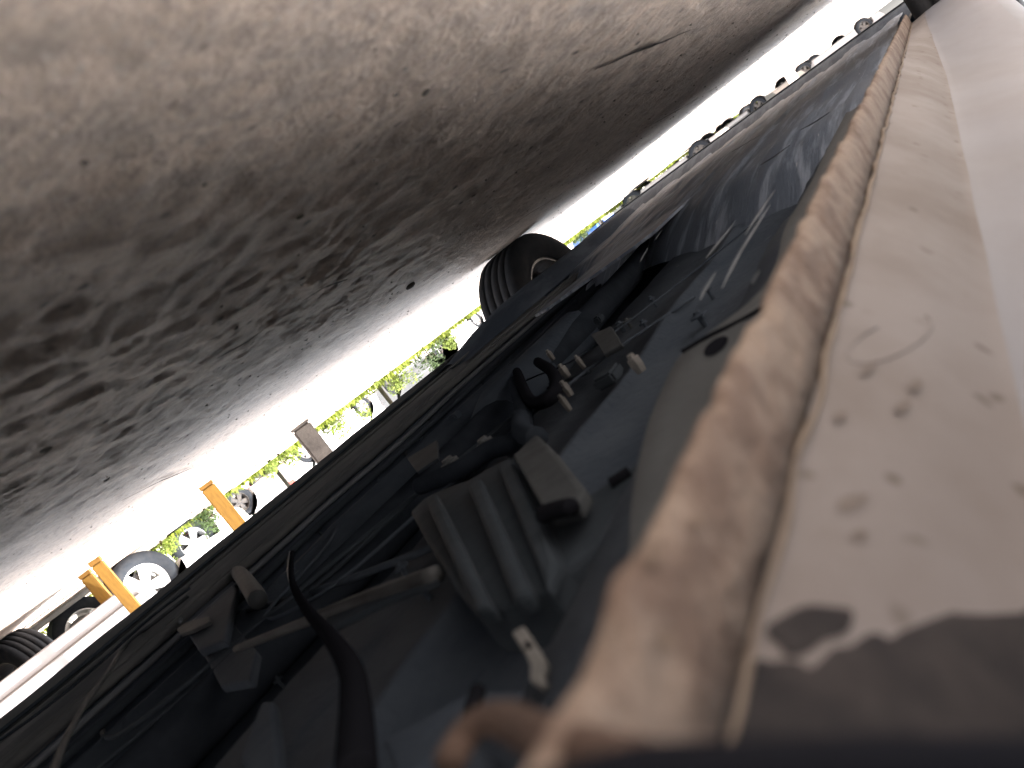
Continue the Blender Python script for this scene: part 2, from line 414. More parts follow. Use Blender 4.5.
for a_ in ((855,507,17,7,-.35),(905,410,9,5,-.5),(870,372,8,4,-.6),(918,388,7,5,-.4),(842,420,8,5,-.5),(862,540,9,5,-.2),(820,360,7,4,-.9)):
    blotch(*a_, m='dirt')
for a_ in ((655,552,13,9,-1.0),(612,628,14,8,-1.1),(700,520,8,5,-1.),(668,640,9,6,-1.1)):
    blotch(*a_, m='dirt_brown', fl_=True)
# upper body
def body_side(sgn, x0, prof, name, m):
    pass
CXM = .81                                   # centre line of the car
def mir(x): return 2*CXM - x
side = [(-.128,.44),(-.135,.6),(-.128,.82),(-.10,.98)]
bm = bmesh.new(); bm_sweep(bm, side, frange(-.95, 3.75, 30)); frombm('door_skin', bm, 'paint_pale', car, True)
bm = bmesh.new(); bm_sweep(bm, [(mir(x), z) for x, z in side], frange(-.95, 3.75, 30)); frombm('door_skin', bm, 'paint_pale', car, True)
# bonnet, roof, glass as one upper shell each
def shell(name, ypr, xin, m):
    """ypr: list of (y, z, inset)"""
    bm = bmesh.new(); rows = []
    for y, z, ins in ypr:
        rows.append([bm.verts.new((x, y, z - (.03 if abs(t) == 1 else 0))) for t, x in ((-1, -.10+ins), (-.6, .1+ins), (0, CXM), (.6, mir(.1+ins)), (1, mir(-.10+ins)))])
    for a, b in zip(rows, rows[1:]):
        for k in range(4): bm.faces.new((a[k], a[k+1], b[k+1], b[k]))
    return frombm(name, bm, m, car, True)
shell('bonnet', [(2.5,1.0,0),(3.1,.96,0),(3.6,.86,.03),(3.8,.7,.05)], 0, 'paint_silver')
shell('windscreen', [(1.75,1.45,.2),(2.5,1.0,.02)], 0, 'glass')
shell('roof', [(-.4,1.44,.2),(.5,1.5,.2),(1.2,1.5,.2),(1.75,1.45,.2)], 0, 'paint_silver')
shell('rear_window', [(-.9,1.0,.02),(-.4,1.44,.2)], 0, 'glass')
for s in (0, 1):
    bm = bmesh.new()
    q = [(-.10,-.9,.98),(-.10,2.5,.98),(.10,1.75,1.42),(.10,-.4,1.42)]
    vs = [bm.verts.new((mir(x) if s else x, y, z)) for x, y, z in q]; bm.faces.new(vs)
    frombm('side_window', bm, 'glass', car)
bm = bmesh.new(); bm_box(bm, (CXM, -.97, .62), (1.84, .08, .78), bev=.03); frombm('tail_panel', bm, 'paint_silver', car)
# far sill, flange and rocker, with the longitudinal steps seen across the floor
FFX = 1.55
bm = bmesh.new(); bm_sweep(bm, [(FFX-.002,.232),(FFX-.002,.204),(FFX,.2),(FFX+.003,.204),(FFX+.003,.232)], frange(-.1, 2.33, 120), wob(.002, 6), close=True)
frombm('sill_flange', bm, 'sillmetal', car, True)['label'] = 'dark far side sill flange against the bright street'
bm = bmesh.new(); bm_sweep(bm, [(FFX+.003,.231),(1.58,.24),(1.61,.27),(1.68,.31),(1.73,.37),(1.748,.44)], frange(-.95, 3.7, 70), wob(.001, 4)); frombm('rocker_panel', bm, 'rocker', car, True)
bm = bmesh.new()
bm_sweep(bm, [(1.34,.262),(1.36,.245),(1.40,.243),(1.41,.234),(1.47,.232),(1.485,.224),(1.547,.226)], frange(-.3, 2.33, 100), wob(.0022, 4))
frombm('inner_sill', bm, 'sillmetal', car, True)['label'] = 'far inner sill with stepped edges'
# floor pan
def fl2(k, x, y, z):
    return (0, .006*noise.noise(Vector((x*5, y*5, 2))) + .002*noise.noise(Vector((x*22, y*22, 2))))
fp = [(.082,.2185),(.10,.232),(.13,.246),(.20,.252),(.205,.285),(.30,.292),(.38,.29),(.385,.283),(.40,.283),(.405,.29),(.5,.293),(.60,.29),(.64,.335),(.70,.38),(.81,.395),(.92,.38),(.98,.335),(1.02,.288),(1.06,.288),(1.065,.28),(1.08,.28),(1.085,.288),(1.15,.288),(1.155,.279),(1.175,.279),(1.18,.287),(1.24,.286),(1.245,.276),(1.27,.276),(1.275,.283),(1.335,.28),(1.34,.262)]
bm = bmesh.new(); bm_sweep(bm, fp, frange(-.95, 2.45, 170), fl2); frombm('floor_pan', bm, 'underseal', car, True)['label'] = 'black undersealed floor pan with central tunnel'
# long beads and pipes on the far floor
for x, z, r, m in ((1.10,.268,.006,'bracket'),(1.30,.252,.009,'sillmetal'),(1.335,.243,.006,'sillmetal'),(1.22,.262,.005,'wire'),(1.435,.222,.004,'sillmetal'),(1.50,.214,.0035,'bracket')):
    bm = bmesh.new(); bm_tube(bm, [(x+.006*noise.noise(Vector((y*2,x*9,0))), y, z+.004*noise.noise(Vector((y*3,x*9,4)))) for y in frange(.2, 3.3, 60)], r, 8)
    frombm('pipe', bm, m, car, True)
bm = bmesh.new()
bm_sweep(bm, [(1.40,.235),(1.43,.19),(1.455,.172),(1.47,.166),(1.475,.172),(1.46,.20),(1.44,.25)], frange(1.75, 3.5, 60), lambda k,x,y,z: (.003*noise.noise(Vector((y*4,k,0))), (.045*max(0,(2.3-y)/.55)**2 if k not in (0,6) else 0)+.002*noise.noise(Vector((y*9,1,0)))))
frombm('air_deflector', bm, 'tray_dark', car, True)['label'] = 'low dark rubber deflector passing in front of the far wheel'
# front undertray: scuffed plastic from the front wheels to the bumper
bm = bmesh.new()
NX, NY = 170, 90
g = [[None]*NX for _ in range(NY)]
for j in range(NY):
    y = 1.0; x_ = .12 + (1.40-.12)*0
    for i in range(NX):
        x = .12 + (1.40-.12)*i/(NX-1)
        ys0 = .80 + 1.15*x + .05*noise.noise(Vector((x*3, 0, 7))); y = ys0 + (3.72-ys0)*j/(NY-1)
        z = .238 - .036*(j/(NY-1)) + .006*noise.noise(Vector((x*4, y*3, 0))) + min(1, j/18)*.006*max(-.4, min(.4, 2*math.sin(x*34))) + min(1, j/12)*(.004*noise.noise(Vector((x*14, y*5, 3))) + .003*noise.noise(Vector((x*45, y*5, 3))))
        z += .058*max(0, 1-j/16)**2
        g[j][i] = bm.verts.new((x, y, z))
for j in range(NY-1):
    for i in range(NX-1): bm.faces.new((g[j][i], g[j][i+1], g[j+1][i+1], g[j+1][i]))
frombm('undertray', bm, 'tray', car, True)['label'] = 'scuffed blue-black plastic undertray'
# second shallower tray between, overlapping edges
for k, (x0, x1, y0, y1, z) in enumerate(((.62,1.0,1.5,2.3,.226),)):
    bm = bmesh.new()
    out = [(x0,y0+.05),(x0+.04,y0),(x1-.1,y0-.04),(x1-.03,y0+.02),(x1,y0+.12),(x1-.02,y1),(x0+.06,y1)]
    bm_slab(bm, [Vector((x, y, z + .012*((y-y0)/(y1-y0)) )) for x, y in out], .006)
    frombm('tray_panel', bm, 'tray' if k != 1 else 'underseal', car)
# front bumper lower lip, with a thin pale strip painting in its lit edge
bm = bmesh.new()
lip = [(-.12,3.45,.20),(-.06,3.66,.185),(.2,3.80,.178),(.8,3.86,.172),(1.3,3.82,.168),(1.62,3.68,.166),(1.74,3.45,.18)]
pts = smoothpath(lip, 8)
rows = []
for p in pts:
    rows.append([bm.verts.new(p+Vector(d)) for d in ((0,-.30,.05),(0,-.12,.012),(0,-.02,0),(0,.01,.012),(0,.03,.12),(0,.02,.3),(0,-.04,.52))])
for a, b in zip(rows, rows[1:]):
    for k in range(6): bm.faces.new((a[k], a[k+1], b[k+1], b[k]))
frombm('front_bumper', bm, 'tray_dark', car, True)
bm = bmesh.new(); bm_tube(bm, [p+Vector((0,-.03,-.004)) for p in pts], .004, 6); frombm('bumper_lit_edge', bm, 'white_cap', car, True)

# wheels
def tyre_prof(w, R, r):
    a = [(-w*.42, r), (-w*.5, r+(R-r)*.3), (-w*.52, r+(R-r)*.6), (-w*.47, R*.965), (-w*.42, R*.99)]
    g = []
    for k in range(4):
        x = -w*.27 + w*.18*k
        g += [(x-.005, R), (x-.0045, R-.009), (x+.0045, R-.009), (x+.005, R)]
    a += g + [(w*.42, R*.99), (w*.47, R*.965), (w*.52, r+(R-r)*.6), (w*.5, r+(R-r)*.3), (w*.42, r)]
    return a
def wheel(parent, c, R=.31, w=.2, m='rim_dark', spokes=5, facing=-1, name='wheel'):
    """facing: side on which the styled face of the rim is (-1 = towards -X)"""
    e = bpy.data.objects.new(name, None); C.objects.link(e); e.parent = parent; e.location = c
    e.empty_display_size = .05
    r = R*.63
    bm = bmesh.new(); lathe(bm, tyre_prof(w, R, r), 48); frombm('tyre', bm, 'tyre', e, True)
    bm = bmesh.new(); lathe(bm, [(-w*.40, r*1.02), (-w*.40, r*.95), (-w*.1, r*.9), (w*.1, r*.88), (w*.40, r*.95), (w*.40, r*1.02)], 40)
    s = facing
    f = .28*w*s
    lathe(bm, [(f, .001), (f, r*.2), (f-.012*s, r*.24)], 20)
    for k in range(spokes):
        a = 2*math.pi*k/spokes+.3
        d = Vector((0, math.cos(a), math.sin(a))); t = Vector((0, -math.sin(a), math.cos(a)))
        q = [d*r*.14+t*r*.15, d*r*.93+t*r*.30, d*r*.93-t*r*.30, d*r*.14-t*r*.15]
        lo = [bm.verts.new(v+Vector((f-.004*s,0,0))) for v in q]; hi = [bm.verts.new(v+Vector((f-.03*s,0,0))) for v in q]
        bm.faces.new(lo); bm.faces.new(hi[::-1])
        for i in range(4): bm.faces.new((lo[i], lo[(i+1)%4], hi[(i+1)%4], hi[i]))
    frombm('rim', bm, m, e)
    bm = bmesh.new(); lathe(bm, [(-f*.5, .001), (-f*.5, r*.72), (-f*.5+.02*s, r*.72), (-f*.5+.02*s, .001)], 30); frombm('brake_disc', bm, 'rim_dark', e)
    return e
wheel(car, (1.62, 2.66, .31), .31, .215, facing=1)
wheel(car, (-.035, 2.74, .31), .31, .2, facing=-1)
wheel(car, (1.62, -.47, .31), .31, .2, facing=1)
wheel(car, (.0, -.47, .31), .31, .2, facing=-1)
# wheel-arch liners (half tunnels)
for x0, x1 in ((-.125,.22), (1.40,1.745)):
    for yc in (2.72, -.47):
        bm = bmesh.new(); rows = []
        R0 = .355
        for k in range(19):
            a = math.pi*k/18*1.05-.08
            y = yc + R0*math.cos(a); z = .33 + R0*math.sin(a)
            rows.append([bm.verts.new((x, y, max(z, .2+abs(x-x0)*.02))) for x in (x0, (x0+x1)/2, x1)])
        for a, b in zip(rows, rows[1:]):
            for i in range(2): bm.faces.new((a[i], a[i+1], b[i+1], b[i]))
        frombm('arch_liner', bm, 'black_plastic', car, True)
# dark sheet standing for the blurred shadow at the rocker's near end
bm = bmesh.new()
mgr = []
for px, py in smoothpath([Vector((700,672,0)), Vector((760,650,0)), Vector((830,632,0)), Vector((930,616,0)), Vector((1100,596,0))], 5) and [(v.x, v.y) for v in smoothpath([Vector((700,690,0)), Vector((760,655,0)), Vector((830,636,0)), Vector((930,620,0)), Vector((1100,596,0))], 5)]:
    p = on_rocker(px, py); c0 = p + Vector((.001, .0022*noise.noise(Vector((px*.008, 0, 0))), -.0016+.0012*noise.noise(Vector((px*.03, 5, 0)))))
    mgr.append([bm.verts.new(c0 + Vector(d)) for d in ((0,.005,.0035), (0,.002,.0015), (0,-.004,0), (0,-.014,-.0012), (0,-.03,-.001), (0,-.07,-.004), (0,-.10,-.004))])
for a, b in zip(mgr, mgr[1:]):
    for k in range(6): bm.faces.new((a[k], a[k+1], b[k+1], b[k]))
frombm('shadow_sheet', bm, 'black_plastic', car, True)['label'] = 'dark sheet in place of the blurred shadow at the end of the grey rocker'
# rubber edge of the wheel arch crossing in front of the flange end
ap = [atd(x, y, d) for x, y, d in ((540,800,.085),(640,772,.082),(740,768,.08),(860,764,.08),(980,764,.082),(1100,764,.085))]
bm = bmesh.new(); bm_tube(bm, smoothpath(ap, 6), .0028, 12); frombm('arch_rubber', bm, 'hose', car, True)
# curled end of the flange
cp = [atz(452,768,.205), atz(470,738,.205), atz(500,722,.204), atz(540,738,.2), atz(575,752,.196), atz(640,775,.192)]
bm = bmesh.new(); bm_tube(bm, smoothpath(cp, 6), .0040, 10); frombm('curled_lip', bm, 'curl', car, True)
cp = [atz(478,790,.207), atz(500,752,.207), atz(545,768,.203), atz(600,790,.198)]
bm = bmesh.new(); bm_tube(bm, smoothpath(cp, 6), .004, 10); frombm('curled_lip', bm, 'rust', car, True)

# grey inner plate beside the flange, with its crease and oval hole
ZP = .236
outl = [(622,610),(628,560),(632,500),(641,450),(655,405),(680,356),(712,330),(755,296),(776,262),(786,225),(812,180),(850,105),(895,20)]
inner = [atz(x, y, ZP) for x, y in outl]
bm = bmesh.new()
nr = []
P = smoothpath(inner, 5)
for p in P:
    a = Vector((.079, p.y, .212))
    row = [bm.verts.new(a.lerp(p, t) + Vector((0,0,.010*math.sin(t*math.pi)))) for t in frange(0, 1, 9)]
    row.append(bm.verts.new(p + Vector((.004, 0, .006)))); row.append(bm.verts.new(p + Vector((.002, 0, .05))))
    nr.append(row)
for a, b in zip(nr, nr[1:]):
    for k in range(len(a)-1): bm.faces.new((a[k], a[k+1], b[k+1], b[k]))
pl = frombm('inner_plate', bm, 'plate', car, True); pl['label'] = 'grey curved inner sill plate with a black oval hole'
def on_plate(px, py):
    """height of the plate along the ray"""
    for it in range(60):
        z = .200+.0008*it; p = atz(px, py, z)
        j = min(P, key=lambda q: abs(q.y-p.y))
        t = max(0, min(1, (p.x-.079)/(max(.001, j.x-.079))))
        zz = .212*(1-t)+ZP*t+.010*math.sin(t*math.pi)
        if z >= zz: return atz(px, py, zz-.0006)
    return atz(px, py, ZP)
bm = bmesh.new(); c = on_plate(716, 346)
ring = [on_plate(716+15*math.cos(a)*.8-5*math.sin(a)*-.6, 346-15*math.cos(a)*.55+6*math.sin(a)) for a in frange(0, 2*math.pi*.95, 20)]
vs = [bm.verts.new(p) for p in ring]; bm.faces.new(vs); frombm('oval_hole', bm, 'hose', pl)
bm = bmesh.new(); bm_tube(bm, smoothpath([on_plate(x, y) for x, y in ((682,352),(705,338),(738,322),(765,306),(776,290),(779,276))], 5), .0016, 6); frombm('crease', bm, 'hose', pl, True)

# ---- pieces hanging under the floor
def pslab(name, pix, z, th, m, lab=None, parent=car, tilt=None):
    pts = []
    for q in pix:
        zz = q[2] if len(q) > 2 else z
        pts.append(atz(q[0], q[1], zz))
    bm = bmesh.new(); bm_slab(bm, pts, th); o = frombm(name, bm, m, parent)
    bv = o.modifiers.new('bevel', 'BEVEL'); bv.width = min(.004, th*.3); bv.segments = 2; bv.limit_method = 'ANGLE'; bv.angle_limit = math.radians(40)
    if lab: o['label'] = lab
    return o
def ptube(name, pix, z, r, m, lab=None, parent=car, n=10, sm=8):
    pts = [atz(q[0], q[1], q[2] if len(q) > 2 else z) for q in pix]
    bm = bmesh.new(); pp = smoothpath(pts, sm); bm_tube(bm, pp, r if not isinstance(r, tuple) else frange(r[0], r[1], len(pp)), n)
    o = frombm(name, bm, m, car if parent is None else parent, True)
    if lab: o['label'] = lab
    return o
# ribbed crossmember (grey channel)
pslab('channel_bracket', [(410,512),(424,498),(468,482),(512,456),(548,520),(560,560),(548,590),(500,610),(474,612),(452,585),(428,545)], .262, .03, 'bracket', 'wide dark grey ribbed channel under the floor')
pslab('channel_rib', [(466,484),(480,478),(530,590),(512,600)], .254, .012, 'bracket')
pslab('channel_rib', [(424,499),(436,493),(492,606),(474,612)], .254, .012, 'bracket')
pslab('channel_rib', [(497,466),(511,458),(556,560),(545,588)], .256, .010, 'bracket')
pslab('bright_bracket', [(513,455),(536,433),(556,452),(583,486),(574,503),(545,512)], .250, .012, 'bracket2', 'lighter grey folded bracket plate on the ribbed channel')
pslab('crossmember', [(545,515),(580,500),(625,470),(668,446),(672,470),(640,500),(600,540),(560,575)], .268, .02, 'bracket', 'dark crossmember running from the bracket to the sill')
o = ptube('slot', [(612,484),(620,479),(630,472)], .2665, .004, 'hose')
ptube('slot', [(542,515),(556,510),(572,507)], .2485, .005, 'hose')
# tunnel clutter: linkage, exhaust hanger, bolts
ptube('hanger_rod', [(517,372),(528,398),(543,402),(556,390),(552,372),(538,362)], .262, .008, 'hose')
ptube('hanger_rod', [(515,382),(524,416),(516,440),(490,450),(458,470),(420,486)], .268, .011, 'rust', 'brownish black rod beneath the tunnel')
ptube('hanger_rod', [(537,438),(522,432),(520,418)], .256, .010, 'rust')
pslab('heat_shield_tab', [(591,334),(611,326),(622,344),(604,354)], .262, .006, 'bracket2')
pslab('heat_shield_tab', [(407,458),(437,440),(438,458),(417,472)], .262, .004, 'bracket')
for px, py, r in ((448,461,.012),(483,441,.011),(632,358,.007),(561,367,.006),(563,384,.005),(561,398,.004),(548,352,.005),(577,358,.004)):
    c = atz(px, py, .262); bm = bmesh.new(); lathe(bm, [(0,.0005),(0,r*.55),(.004,r*.6),(.005,r),(.012,r),(.02,r*.8)], 6 if r < .01 else 14, 'Z', c-Vector((0,0,.004)))
    frombm('bolt', bm, 'white_cap' if r > .01 else 'alu', car)
# exhaust pipe inside the tunnel
bm = bmesh.new(); bm_tube(bm, smoothpath([(.86,-.9,.29),(.84,0,.30),(.80,.9,.30),(.78,1.7,.285),(.86,2.5,.27)], 14), .03, 14); frombm('exhaust_pipe', bm, 'rust', car, True)
bm = bmesh.new(); bm_tube(bm, [(.81,.95,.298),(.808,1.0,.298),(.80,1.35,.296),(.798,1.4,.296)], [.03,.045,.045,.03], 18); frombm('silencer', bm, 'underseal', car, True)
# small fixings, clips and wiring scattered over the floor
rnd = random.Random(4)
for i in range(46):
    x, y = rnd.uniform(.3, 1.3), rnd.uniform(.25, 1.9)
    z = .283 if not .6 < x < 1.02 else .33
    r_ = rnd.choice((.004,.005,.007)); c = Vector((x, y, z-.01))
    bm = bmesh.new(); lathe(bm, [(0,.0005),(0,r_*.6),(.003,r_*.65),(.004,r_*1.5),(.006,r_*1.5),(.006,r_*.5),(.03,r_*.5)], 8, 'Z', c)
    frombm('bolt', bm, rnd.choice(('bracket2','bracket','underseal','underseal')), car)
for k in range(4):
    x0, y0 = rnd.uniform(.3,.5), rnd.uniform(.3,1.0); pts_ = []
    for j in range(7): pts_.append(Vector((x0+j*.12, y0+.25*math.sin(j*.8+k)+.1*rnd.random()+k*.05, .272+.012*rnd.random())))
    bm = bmesh.new(); bm_tube(bm, smoothpath(pts_, 6), rnd.choice((.0015,.0022,.003)), 7); frombm('wiring', bm, rnd.choice(('bracket','underseal')), car, True)
for k in range(9):
    x, y = rnd.uniform(.35,1.2), rnd.uniform(.4,1.6); w2, l2 = rnd.uniform(.012,.03), rnd.uniform(.02,.05)
    bm = bmesh.new(); bm_box(bm, (x, y, .279), (w2, l2, .014), Matrix.Rotation(rnd.uniform(0,3), 3, 'Z'), .003) if 0 else bm_box(bm, (x, y, .279), (w2, l2, .014), bev=.003)
    frombm('clip', bm, rnd.choice(('bracket','bracket2','underseal')), car)
# left part: hose, rod, boot, tab, liner edge
ptube('brake_hose', [(292,552,.262),(292,580,.258),(306,608,.253),(330,636,.25),(350,668,.248),(356,710,.247),(357,780,.246)], 0, (.0028, .0085), 'hose', 'black hose hanging in front of the pale rod')
ptube('thin_wire', [(290,552,.262),(288,572,.26),(296,596,.256),(304,610,.252)], 0, .0016, 'wire')
ptube('support_rod', [(236,649,.262),(300,624,.262),(360,600,.262),(436,574,.262)], 0, (.0036,.0058), 'rod', 'pale grey straight rod under the floor')
pslab('floor_edge', [(325,618),(430,572),(437,580),(385,600),(330,628)], .264, .006, 'bracket')
ptube('rubber_boot', [(228,566,.256),(240,574,.256),(252,590,.258),(258,600,.26)], 0, (.014,.012), 'bracket2', 'grey rubber boot by the far edge')
pslab('mount_tab', [(176,629),(186,622),(208,616),(210,621),(192,630),(180,634)], .248, .006, 'bracket2')
ptube('clip', [(184,585),(186,600),(180,622)], .25, .003, 'wire')
ptube('clip', [(190,578),(205,568),(222,560)], .25, .003, 'wire')
pslab('mount_block', [(180,590),(200,572),(228,560),(236,590),(224,640),(198,650),(184,628)], .258, .012, 'underseal')
pslab('mount_block', [(196,640),(232,622),(256,650),(250,680),(220,686)], .272, .010, 'underseal')
ptube('liner_edge', [(50,780,.225),(68,735,.228),(88,700,.23),(108,672,.232),(126,645,.232),(160,618,.232),(188,596,.232)], 0, .0035, 'bracket2', 'curved grey edge of the far wheel-arch liner')
ptube('liner_edge', [(0,740,.215),(40,712,.216),(90,672,.216),(150,618,.216),(190,588,.218)], 0, .0022, 'rust')
# bright perforated tab
tb = pslab('hanging_tab', [(511,632),(523,625),(536,645),(545,660),(541,674),(545,681),(538,685),(529,678),(530,664),(523,650)], .246, .003, 'alu', 'small bright metal tab with a square hole')
pslab('tab_hole', [(523,643),(528,640),(532,645),(527,648)], .2452, .001, 'hose', parent=tb)
ptube('clip', [(478,690),(470,720),(466,768)], .25, .003, 'hose')
pslab('floor_brace', [(380,740),(470,690),(530,688),(500,715),(450,740),(400,790)], .262, .01, 'underseal')
pslab('floor_brace', [(240,760),(262,700),(272,700),(280,790)], .262, .01, 'underseal')
ptube('floor_groove', [(120,640),(250,610),(400,560),(480,520)], .285, .004, 'underseal')
# streaks / scraped ridges on the front tray
for q in (((640,262),(648,248)),((655,240),(662,230)),((722,288),(752,232)),((730,270),(770,205)),((754,284),(760,270)),((706,258),(735,222)),((745,235),(775,190)),((700,300),(716,272)),
          ((800,130),(830,112)),((760,165),(790,145)),((812,95),(842,70)),((842,60),(862,42)),((700,170),(760,135))):
    bm = bmesh.new()
    a = atz(q[0][0], q[0][1], .222); b = atz(q[1][0], q[1][1], .217)
    bm_tube(bm, smoothpath([a, a.lerp(b,.5)+Vector((.003,0,.001)), b], 4), [.0003,.0006,.0009,.0011,.0012,.0011,.0009,.0006,.0003], 5); frombm('scratch_burr', bm, 'wire', car)

# ------------------------------------------------------------------ things in the lit street
def street_post(name, px, py, wpx, D, h, m, lab, top, lean=0, group=None, dark=None):
    b = atz(px, py, 0)
    t = thing(name, lab, 'post', (b.x, b.y, 0), .6, group)
    wd = wpx*(b-CAM).dot(fwd)/F
    bm = bmesh.new(); bm_box(bm, (0,0,h/2+.011), (wd, wd, h-.02), bev=wd*.08); frombm('shaft', bm, m, t)
    bm = bmesh.new(); bm_box(bm, (0,0,.005), (wd*1.02, wd*1.02, .03), bev=.002); frombm('foot', bm, dark or m, t)
    t.rotation_euler = (0, lean, .6)
    return t
street_post('orange_post', 205, 484, 14, 0, .95, 'orange', 'orange wooden post standing alone in the sun beyond the car', 0, 0, 'orange posts beyond the car', 'orange_dark')
street_post('orange_post', 94, 560, 11, 0, .95, 'orange', 'orange post of the close pair, the one nearer the white wheel', 0, 0, 'orange posts beyond the car', 'orange_dark')
street_post('orange_post', 84, 573, 11, 0, .95, 'orange', 'orange post of the close pair, the one nearer the black tyre', 0, 0, 'orange posts beyond the car', 'orange_dark')
street_post('grey_post', 299, 425, 19, 0, .9, 'post_grey', 'thick brown-grey weathered post at the sunlit kerb', 0)

def make_car(name, label, L=4.2, Wd=1.7, paint='paint_white', rimm='rim_silver', loc=(0,0,0), rz=0, group=None, skirt=False, clearance=.2, R=.31, spokes=5, tyre_on=True, wbf=.61):
    """side faces -X and +X, nose towards +Y; origin under the middle"""
    t = thing(name, label, 'car', loc, rz, group)
    wb = L*wbf; ya, yb = -wb/2, wb/2; ra = R+.05
    def arch(yc): return [(yc-ra*math.cos(a)*-1, max(clearance, .31+ra*math.sin(a)-.02)) for a in frange(0, math.pi, 11)]
    pr = [(-L/2+.05, .32), (-L/2+.12, clearance+.03)]
    for yc in (ya, yb):
        pr += [(yc-ra, clearance)] + [(yc-ra*math.cos(a), .29+ra*math.sin(a)) for a in frange(.0, math.pi, 11)] + [(yc+ra, clearance)]
    pr += [(L/2-.14, clearance+.02), (L/2-.03, .33), (L/2, .55), (L/2-.12, .74), (L*.22, .93), (-L*.4, .96), (-L/2+.03, .85), (-L/2, .55)]
    bm = bmesh.new()
    lay = []
    for x, s, zz in ((-Wd/2+.05, .985, .0), (-Wd/2, 1, 0), (Wd/2, 1, 0), (Wd/2-.05, .985, 0)):
        lay.append([bm.verts.new((x, y*s, z)) for y, z in pr])
    n = len(pr)
    for a, b in ((lay[1], lay[2]),):
        for k in range(n): bm.faces.new((a[k], a[(k+1)%n], b[(k+1)%n], b[k]))
    f = [bm.faces.new(lay[1][::-1]), bm.faces.new(lay[2])]
    bmesh.ops.triangulate(bm, faces=f)
    for v in lay[0]+lay[3]: bm.verts.remove(v)
    b = frombm('body', bm, paint, t)
    # cabin
    cp = [(-L*.42,.95),(L*.24,.92),(L*.08,1.36),(-L*.12,1.43),(-L*.32,1.36)]
    bm = bmesh.new(); q = [[bm.verts.new((sx*(Wd/2-.06-(.14 if z > 1 else 0)), y, z)) for y, z in cp] for sx in (-1, 1)]
    for k in range(5): bm.faces.new((q[0][k], q[0][(k+1)%5], q[1][(k+1)%5], q[1][k]))
    bm.faces.new(q[0][::-1]); bm.faces.new(q[1]); frombm('cabin', bm, 'glass', t)
    bm = bmesh.new(); bm_box(bm, (0,-L*.12,1.43), (Wd-.42, L*.42, .04), bev=.015); frombm('roof', bm, paint, t)
    for s in (-1, 1):
        bm = bmesh.new(); bm_box(bm, (s*(Wd/2+.004), 0, clearance+.055), (.03, wb-2*ra-.05, .08), bev=.012); frombm('side_skirt', bm, 'paint_grey' if not skirt else paint, t)
        bm = bmesh.new(); bm_box(bm, (s*(Wd/2+.004), .12, .60), (.012, L*.22, .03), bev=.004); frombm('side_moulding', bm, 'paint_grey', t)
        bm = bmesh.new(); bm_box(bm, (s*(Wd/2-.25), L/2-.04, .64), (.34, .08, .12), bev=.02); frombm('headlight', bm, 'headlamp', t)
        bm = bmesh.new(); bm_box(bm, (s*(Wd/2-.2), -L/2+.03, .72), (.28, .06, .14), bev=.02); frombm('tail_light', bm, 'lamp', t)
        for yc in (ya, yb): wheel(t, (s*(Wd/2-.11), yc, R), R, .19, rimm, spokes, facing=s)
    if skirt:     # ridged bumper seen close
        for k, (dz, dy) in enumerate(((.205, .02), (.27, .035), (.34, .045), (.42, .05))):
            bm = bmesh.new(); bm_box(bm, (0, L/2+dy-.06, dz), (Wd*.97, .06, .066), bev=.005); frombm('bumper_ridge', bm, paint, t)
    bm = bmesh.new(); bm_box(bm, (0, L/2-.01, clearance+.22), (Wd*.94, .08, .16), bev=.03); frombm('bumper', bm, paint, t)
    bm = bmesh.new(); bm_box(bm, (0, 0, clearance+.06), (Wd*.8, L*.9, .06)); frombm('underside', bm, 'underseal', t)
    return t
def place_by_wheel(px, py, X, **k):
    """put a car parked parallel to the street so that its forward near wheel hub is at this point"""
    p = atx(px, py, X); L = k.get('L', 4.2); Wd = k.get('Wd', 1.7)
    k['loc'] = (p.x-.0+Wd/2-.05, p.y - L*.305, 0)
    return make_car(**k)
# white car with big white wheel
p = atd(146, 586, 6.4)
make_car('parked_car', 'white parked car with a white five-spoke wheel just beyond the pair of orange posts', 4.3, 1.7, 'paint_white', 'rim_white', (p.x+.8, p.y-4.3*.305, 0), 0, clearance=.3, spokes=5)
# ridged pinkish-white vehicle at the lower left, its nose pointing at us
ca = 1.62
make_car('parked_car', 'pale pinkish white car with ridged bumper cut by the left edge of the photo', 4.0, 1.7, 'paint_pinkwhite', 'rim_dark', (5.75, .74, 0), math.radians(86), skirt=True, clearance=.2, wbf=.36, R=.29)
make_car('parked_car', 'unseen dark car added on the near side to shade the ground under our car', 4.4, 1.75, 'paint_dark', 'rim_dark', (-2.0, .4, 0), 0, clearance=.18)  # added unseen car, blocks low sky so the ground beneath ours darkens
# cars beyond the verge
street = 'cars parked along the street beyond the verge'
place_by_wheel(196, 545, 9.2, name='parked_car', label='silver grey parked car directly right of the white-wheeled car, behind the first grass', paint='paint_white', rimm='rim_silver', L=4.1, group=street)
place_by_wheel(231, 491, 13.5, name='parked_car', label='white parked car with black wheel behind the single orange post', paint='paint_white', rimm='rim_dark', L=3.4, group=street)
place_by_wheel(262, 484, 19, name='parked_car', label='small red car between the single orange post and the grey post', paint='paint_red', rimm='rim_dark', L=3.3, Wd=1.6, group=street)
place_by_wheel(358, 401, 15.5, name='parked_car', label='white parked car whose wheel shows just right of the grey post', paint='paint_white', rimm='rim_silver', L=4.0, group=street)
place_by_wheel(436, 345, 15.5, name='parked_car', label='dark grey parked car low behind the long strip of grass near our tyre', paint='paint_dark', rimm='rim_dark', L=4.4, group=street, clearance=.16)
place_by_wheel(470, 312, 15.5, name='parked_car', label='white parked car half hidden behind our far front tyre', paint='paint_white', rimm='rim_silver', L=4.2, group=street)
